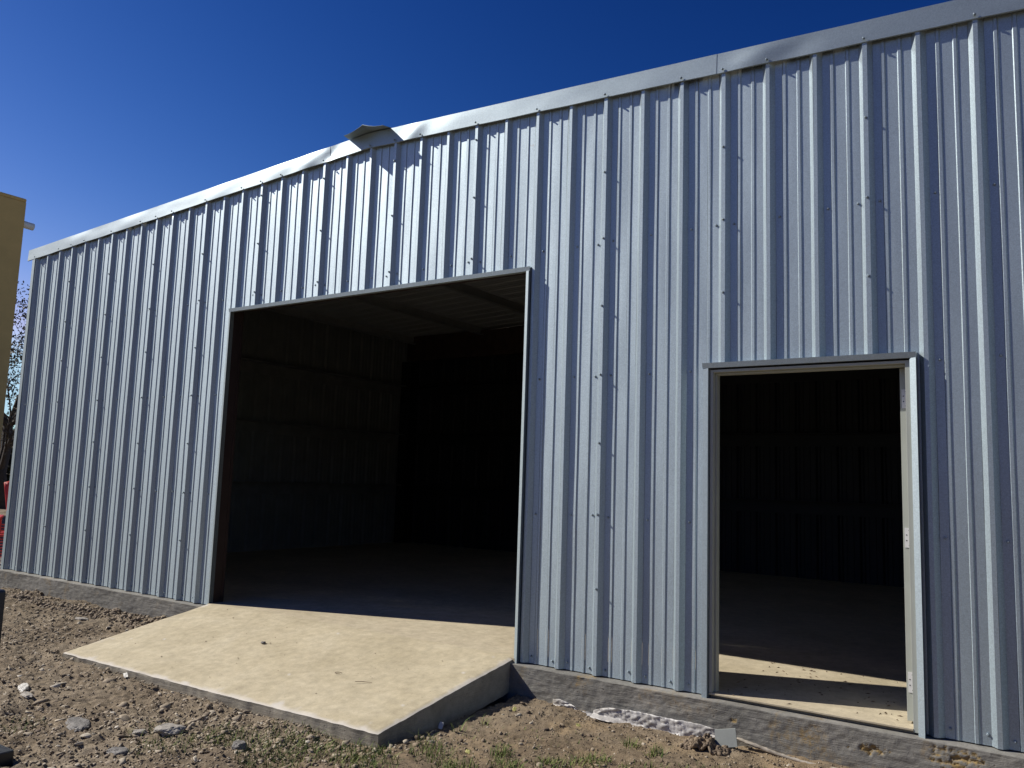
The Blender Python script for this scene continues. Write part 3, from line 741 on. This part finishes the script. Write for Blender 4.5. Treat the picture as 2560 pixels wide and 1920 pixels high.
# twig, curl and crumbs on the ramp
t = MB(); z = on_ramp(-.72, -.88); t.tube([(-.79, -.93, z+.004), (-.74, -.90, z+.006), (-.68, -.875, z+.004)], [.0018, .0024, .0012], 6)
tag(t.build('twig', M_TWIG), 'short thin twig lying on the ramp', 'twig')
t = MB(); z = on_ramp(-1.05, -.84)
t.tube([(-1.05+.026*math.cos(a), -.84+.02*math.sin(a), z+.004) for a in np.linspace(.4, 5.9, 12)], .0018, 6); tag(t.build('wire_loop', M_TWIG), 'tiny curled loop of rusty wire on the ramp', 'wire')
cr = [chips(1, (0, 1), (0, 1), .01, .02, (.4, .6), (.3, .1))]
V = []; F = []; A = []; rr = np.random.default_rng(44)
m = MB()
for _ in range(70):
    x, y = rr.uniform(-3.4, -.2), rr.uniform(-1.38, -.1); s = .002+.006*rr.random()**3; z = on_ramp(x, y)+s*.3
    k = 6; m.add([(x+s*rr.uniform(.7, 1.3)*math.cos(a)*1.3, y+s*math.sin(a), z) for a in np.arange(k)/k*6.283]+[(x, y, z+s*.6)], [(i, (i+1) % k, k) for i in range(k)])
tag(m.build('dirt_crumbs', M_TWIG), 'dark crumbs of dirt scattered across the ramp', 'dirt', kind='stuff')
# debris on the side door threshold
m = MB()
for _ in range(90):
    x, y = rr.uniform(1.5, 2.55), rr.uniform(-.02, 1.2)**1; L_ = rr.uniform(.004, .022); a = rr.uniform(0, 3.1); w = rr.uniform(.0015, .004)
    dx, dy = math.cos(a)*L_, math.sin(a)*L_; m.add([(x-dx, y-dy, .0315), (x+w, y-w, .0315), (x+dx, y+dy, .033), (x, y+w, .038)], [(0,1,3), (1,2,3), (2,0,3)])
tag(m.build('floor_litter', M_TWIG), 'bits of leaf and grit on the floor inside the side doorway', 'litter', kind='stuff')

# scraps
def scrap(name, loc, w, h, m, label, cat, seed, tilt=.5, rz=0.):
    n = 6; V = []; F = []
    for i in range(n+1):
        for j in range(n+1):
            u, v = i/n-.5, j/n-.5; k = 1-.5*(u*u+v*v)*(1+mnoise.noise((u*4, v*4, seed)))
            V.append((u*w*k, v*h*k, .12*w*mnoise.noise((u*3+seed, v*3, 1))))
    for i in range(n):
        for j in range(n): F.append((i*(n+1)+j, (i+1)*(n+1)+j, (i+1)*(n+1)+j+1, i*(n+1)+j+1))
    o = fastmesh(name, V, F, m, smooth=True); o.location = (loc[0], loc[1], float(H(loc[0], loc[1]))+loc[2]); o.rotation_euler = (tilt, .2, rz)
    md = o.modifiers.new('t', 'SOLIDIFY'); md.thickness = .001
    return tag(o, label, cat)
scrap('paper_scrap', (.03, -.98, .022), .035, .05, M_PAPER, 'torn white scrap standing in the soil right of the ramp corner', 'litter', 3, 1.2, .3)
scrap('paper_scrap', (-2.58, -1.55, .012), .09, .035, M_PAPER, 'bright white scrap lying on the soil before the ramp front edge', 'litter', 6, .3, -.4)
scrap('fallen_leaf', (.22, -.42, .02), .03, .035, M_YLEAF, 'round pale green leaf in the shade beside the ramp', 'leaf', 9, .9, .3)
scrap('fallen_leaf', (.72, -.42, .015), .035, .03, M_YLEAF, 'yellow leaf on the soil in front of the crumpled liner', 'leaf', 12, .5, .9)
scrap('fallen_leaf', (.45, -1.25, .012), .035, .025, M_YLEAF, 'yellow curled leaf among the grass near the bottom of the view', 'leaf', 15, .8, .2)

# ------------------------------------------------------------------ crumpled liner along the foundation
def linerstrip(topl, botl, name, label, seed, flare=.05):
    tx = [p[0] for p in topl]; tz = [p[1] for p in topl]; bx = [p[0] for p in botl]; bz = [p[1] for p in botl]
    n = int((tx[-1]-tx[0])/.008); us = np.linspace(max(tx[0], bx[0]), min(tx[-1], bx[-1]), n); V = []; F = []; rows = 14
    for u in us:
        a = np.interp(u, tx, tz)+.006*mnoise.noise((u*22, 0, seed)); b = np.interp(u, bx, bz)
        e = min(1, (u-us[0])/.05, (us[-1]-u)/.05)
        for k in range(rows+1):
            t = k/rows; z = a+(b-a)*min(1, t/.8)
            w = .012*mnoise.noise((u*16+t*2.5, t*3, seed))+.008*abs(mnoise.noise((u*34-t*7, t*6, seed+3)))+.004*mnoise.noise((u*80, t*14, seed))
            y = -.096-.012*e-abs(w)*1.5*e-(max(0, t-.72)/.28)**1.4*flare
            if t > .8: z = b-.012*(t-.8)/.2+.004*mnoise.noise((u*20, 1, seed))
            V.append((u, y, z))
    for i in range(n-1):
        for k in range(rows): o = i*(rows+1)+k; F.append((o, o+rows+1, o+rows+2, o+1))
    o = fastmesh(name, V, F, M_LINER, smooth=True); md = o.modifiers.new('t', 'SOLIDIFY'); md.thickness = .002
    return tag(o, label, 'liner')
linerstrip([(.33, -.185), (.417, -.176), (.50, -.195), (.558, -.218), (.65, -.226)], [(.33, -.222), (.436, -.231), (.575, -.234), (.665, -.228)], 'plastic_liner', 'short crumpled white plastic piece at the foundation nearest the ramp', 2.2, .03)
linerstrip([(.655, -.208), (.72, -.178), (.78, -.163), (.994, -.152), (1.24, -.155), (1.396, -.151), (1.56, -.166)], [(.655, -.226), (.84, -.230), (1.01, -.245), (1.174, -.252), (1.332, -.252), (1.424, -.236), (1.56, -.19)], 'plastic_liner', 'long crumpled white plastic strip along the foundation between the doorways', 5.1, .055)
m = MB(); pts = [(1.66, -.13, -.185), (1.76, -.135, -.20), (1.85, -.135, -.217), (2.0, -.14, -.235), (2.13, -.145, -.243), (2.30, -.14, -.240), (2.55, -.135, -.245)]
m.tube(pts, [.010, .014, .012, .010, .010, .011, .009], 8); lo = m.build('plastic_liner', simple('dirty_liner_edge', (.34, .30, .24), .6, 0, .3, 30), smooth=True); tag(lo, 'thin rolled white plastic edge in the soil below the side doorway', 'liner')
md = lo.modifiers.new('s', 'SUBSURF'); md.levels = md.render_levels = 3
tx = bpy.data.textures.new('crump', 'CLOUDS'); tx.noise_scale = .02; md = lo.modifiers.new('d', 'DISPLACE'); md.texture = tx; md.strength = .01; md.texture_coords = 'LOCAL'
# grey metal offcut
m = MB(); a, b, c, d = (1.551, -.20, -.144), (1.678, -.19, -.114), (1.706, -.235, -.205), (1.572, -.245, -.234)
th = Vector((.0, .004, .003)); v = [Vector(q) for q in (d, c, b, a)]
m.add(v+[q+th for q in v], [(0,1,2,3), (7,6,5,4), (0,4,5,1), (1,5,6,2), (2,6,7,3), (3,7,4,0)]); tag(m.build('metal_offcut', M_PLATE), 'small square grey metal offcut leaning on the soil by the foundation', 'metal sheet')
# clods heap left of the plate
sets = [chips(500, (1.38, 1.66), (-.34, -.13), .008, .024, (.5, .9), (.12, .1), seed=31)]
v, q, a = sets[0]; v[:, 2] += .03*np.exp(-((v[:, 0]-1.52)/.08)**2)*(1+.6*np.sin(v[:, 0]*90)); tag(fastmesh('soil_clods', v, q, M_CHIP, attr=a), 'dark crumbly soil heap at the end of the crumpled liner', 'soil', kind='stuff')
# clods ragged along the left foundation
v, q, a = chips(2600, (-7.9, -3.75), (-.5, -.1), .008, .030, (.5, .9), (.16, .12), lambda x, y, r: (fbm(x*2.2, y*2, 2, 55)+r.uniform(-.3, .3, len(x))) > .05, seed=33)
tag(fastmesh('soil_clods', v, q, M_CHIP, attr=a), 'dark crumbly clods banked against the left foundation', 'soil', kind='stuff')

# ------------------------------------------------------------------ black steel stand at the left edge
def loc(mb, name, m, par):
    o = mb.build(name, m); o.parent = par; o.matrix_parent_inverse = Matrix.Translation(-par.location); return o
m = MB(); m.box((1.329)-.10, (1.329), (-4.3)-.10, (-4.3), -.34, (1.042), .006); m.box((1.329)-.13, (1.329)+.0, (-4.3)-.13, (-4.3)+.0, -.345, -.325, .003)
tag(m.build('steel_post', M_BLACK), 'black square steel post cut off by the left edge of the view', 'post')
m = MB(); m.box(-1.95, -1.475, -2.99, -2.86, -.33, -.232, .008)
for k in range(3): m.box(-1.90+k*.14, -1.88+k*.14, -2.993, -2.857, -.31, -.25)
tag(m.build('steel_block', M_BLACK), 'low black steel block on the soil in the bottom left corner', 'steel block')

# ------------------------------------------------------------------ red plastic chair on a pallet beyond the corner
CX, CY, CZ = -8.95, .62, -.03
pal = empty('pallet', (CX-.1, CY, -.2)); tag(pal, 'weathered grey pallet lying left of the shed corner', 'pallet')
for k in range(6):
    m = MB(); y = CY-.5+k*.19; m.box(CX-.75, CX+.55, y, y+.11, -.052, -.032, .003); loc(m, 'board', M_PALLET, pal)
for x in (CX-.7, CX-.1, CX+.45):
    m = MB(); m.box(x, x+.08, CY-.5, CY+.56, -.25, -.053, .003); loc(m, 'bearer', M_PALLET, pal)
def lch(mb, name, m, par):
    o = mb.build(name, m); o.parent = par; return o
ch = empty('garden_chair', (-9.0, .66, CZ)); tag(ch, 'red plastic garden chair with slatted sides half hidden behind the shed corner', 'chair')
ch.rotation_euler.z = R(62)
m = MB()   # back: flaring shell
n = 10; V = []; F = []
for i in range(n+1):
    u = i/n*2-1
    for j in range(9):
        t = j/8; hw = .17+.13*t; z = .42+.74*t-.06*u*u*t; y = .22+.22*t-.07*u*u
        V.append((u*hw, y, z))
for i in range(n):
    for j in range(8): F.append((i*9+j, (i+1)*9+j, (i+1)*9+j+1, i*9+j+1))
o = fastmesh('backrest', V, F, M_REDP, smooth=True); o.parent = ch
md = o.modifiers.new('t', 'SOLIDIFY'); md.thickness = .02
m = MB()
for k in range(8): m.box(-.26, .26, -.28+k*.066, -.225+k*.066, .37+k*.004, .39+k*.004, .004)
lch(m, 'seat', M_REDP, ch)
for s in (-1, 1):
    m = MB(); x = s*.31; m.box(x-.055, x+.055, -.34, .30, .60, .635, .012); lch(m, 'armrest', M_REDP, ch)
    for y in (-.30, .22):
        m = MB(); m.box(x-.035, x+.035, y, y+.06, 0, .599, .008); lch(m, 'leg', M_REDP, ch)
for k in range(12):
    z = .08+k*.04
    if z < .56:
        m = MB(); m.box(-.275, .275, -.285, -.265, z, z+.018, .003); lch(m, 'front_slat', M_REDP, ch)

# ------------------------------------------------------------------ ochre building far to the left
YX, YY = -20.0, 5.16
yb = empty('ochre_building', (YX-5, YY-6, 0)); tag(yb, 'tall ochre stucco building with a rounded parapet beyond the shed', 'building')
def locy(mb, name, m, smooth=False): o = mb.build(name, m, smooth=smooth); o.parent = yb; o.matrix_parent_inverse = Matrix.Translation(-yb.location); return o
m = MB(); m.box(YX-10, YX, YY-14, YY, -1, 8.47); locy(m, 'wall', M_YEL)
m = MB(); m.box(YX-10.01, YX+.012, YY-14.01, YY+.012, 8.4702, 8.58, .05); locy(m, 'parapet', M_YEL)
m = MB(); m.tube([(YX-.3, YY-.2, 7.95), (YX-.3, YY+.38, 7.93)], .10, 14); locy(m, 'drain_pipe', M_WHITE, True)

# ------------------------------------------------------------------ trees beyond
def tree(loc_, h, seed, label, nleaf=9, rad=.28, m_leaf=M_LEAF, lowest=.22):
    r = random.Random(seed); tb = MB(); ends = []
    def branch(p, d, L_, rad_, lv):
        n = 5; pts = [p]; rs = [rad_]
        for k in range(n):
            d = (d+Vector((r.uniform(-1, 1), r.uniform(-1, 1), r.uniform(-.5, .8)))*.20).normalized()
            p = p+d*L_/n; pts.append(p); rs.append(rad_*(1-.62*(k+1)/n))
            if lv >= 2: ends.append((p, lv))
        tb.tube(pts, rs, 7 if lv < 2 else 4, cap=False)
        if lv < 4:
            for q in range(r.choice((3, 4)) if lv < 3 else 3):
                k = r.randint(2, n); ang = r.uniform(0, 6.28); sp = r.uniform(.5, 1.0)
                a = d.orthogonal().normalized(); b = d.cross(a)
                nd = (d*math.cos(sp)+(a*math.cos(ang)+b*math.sin(ang))*math.sin(sp)+Vector((0, 0, .12))).normalized()
                branch(pts[k], nd, L_*r.uniform(.55, .78), rs[k]*.62, lv+1)
    root = empty('tree', loc_); tag(root, label, 'tree')
    T = Vector(loc_); p = T+Vector((0, 0, -.4))
    pts = [p+Vector((.15*math.sin(k), .12*math.cos(k*1.7), k*h*.09)) for k in range(5)]
    tb.tube(pts, [.26, .23, .21, .19, .17], 10)
    for q in range(9):
        k = r.randint(1, 4); an = q*2.4+r.uniform(-.3, .3); el = r.uniform(.25, 1.1)
        branch(pts[k] if q < 6 else pts[4], Vector((math.cos(an)*math.cos(el), math.sin(an)*math.cos(el), math.sin(el))), h*.34*r.uniform(.8, 1.15), .11, 1)
    o = tb.build('trunk', M_BARK); o.parent = root; o.matrix_parent_inverse = Matrix.Translation(-T)
    R_ = np.random.default_rng(seed); E = np.array([e[0][:] for e in ends]); E = E[R_.integers(0, len(E), len(E)*nleaf)]
    E = E+R_.normal(0, rad, E.shape); n = len(E); s = R_.uniform(.035, .08, n)
    q = R_.normal(0, 1, (n, 3)); q /= np.linalg.norm(q, axis=1)[:, None]; w = np.cross(q, R_.normal(0, 1, (n, 3))); w /= np.linalg.norm(w, axis=1)[:, None]
    V = np.stack([E-q*s[:, None], E+w*s[:, None]*.5, E+q*s[:, None], E-w*s[:, None]*.5], 1).reshape(-1, 3)
    o = fastmesh('crown', V, np.arange(n*4).reshape(-1, 4), m_leaf); o.parent = root; o.matrix_parent_inverse = Matrix.Translation(-T)
tree((-29.0, 9.3, -.3), 9.6, 5, 'tall thin-leaved tree between the ochre building and the shed', 5, .2)
# dark evergreen wood far behind
R_ = np.random.default_rng(8); n = 26000
t = R_.random(n); cx = -60+t*40; cy = 12+t*22
hh = 3.35+1.0*fbm(cx*.35, cy*.2, 3, 5)
z = R_.random(n)**.7*hh; E = np.stack([cx+R_.normal(0, 1.2, n), cy+R_.normal(0, 1.2, n), z-.3], -1); s = R_.uniform(.1, .28, n)
q = R_.normal(0, 1, (n, 3)); q /= np.linalg.norm(q, axis=1)[:, None]; w = np.cross(q, R_.normal(0, 1, (n, 3))); w /= np.linalg.norm(w, axis=1)[:, None]
V = np.stack([E-q*s[:, None], E+w*s[:, None]*.6, E+q*s[:, None], E-w*s[:, None]*.6], 1).reshape(-1, 3)
o = fastmesh('thicket', V, np.arange(n*4).reshape(-1, 4), M_HEDGE); tag(o, 'dark evergreen thicket in the distance under the tree', 'thicket', kind='stuff')

# ------------------------------------------------------------------ unseen trees added behind the camera to darken the sheet reflections
n = 30000; t = R_.random(n); cx = -70+t*120; cy = -34+4*np.sin(t*9)
hh = 6.5+2.2*fbm(cx*.16, cy*.1, 3, 25)
z = R_.random(n)**.8*hh; E = np.stack([cx+R_.normal(0, .8, n), cy+R_.normal(0, 1.0, n), z-.4], -1); s = R_.uniform(.25, .6, n)
q = R_.normal(0, 1, (n, 3)); q /= np.linalg.norm(q, axis=1)[:, None]; w = np.cross(q, R_.normal(0, 1, (n, 3))); w /= np.linalg.norm(w, axis=1)[:, None]
V = np.stack([E-q*s[:, None], E+w*s[:, None]*.6, E+q*s[:, None], E-w*s[:, None]*.6], 1).reshape(-1, 3)
o = fastmesh('added_treeline', V, np.arange(n*4).reshape(-1, 4), M_LEAF); tag(o, 'unseen tree line added behind the camera for the metal sheets to reflect', 'trees', kind='stuff')
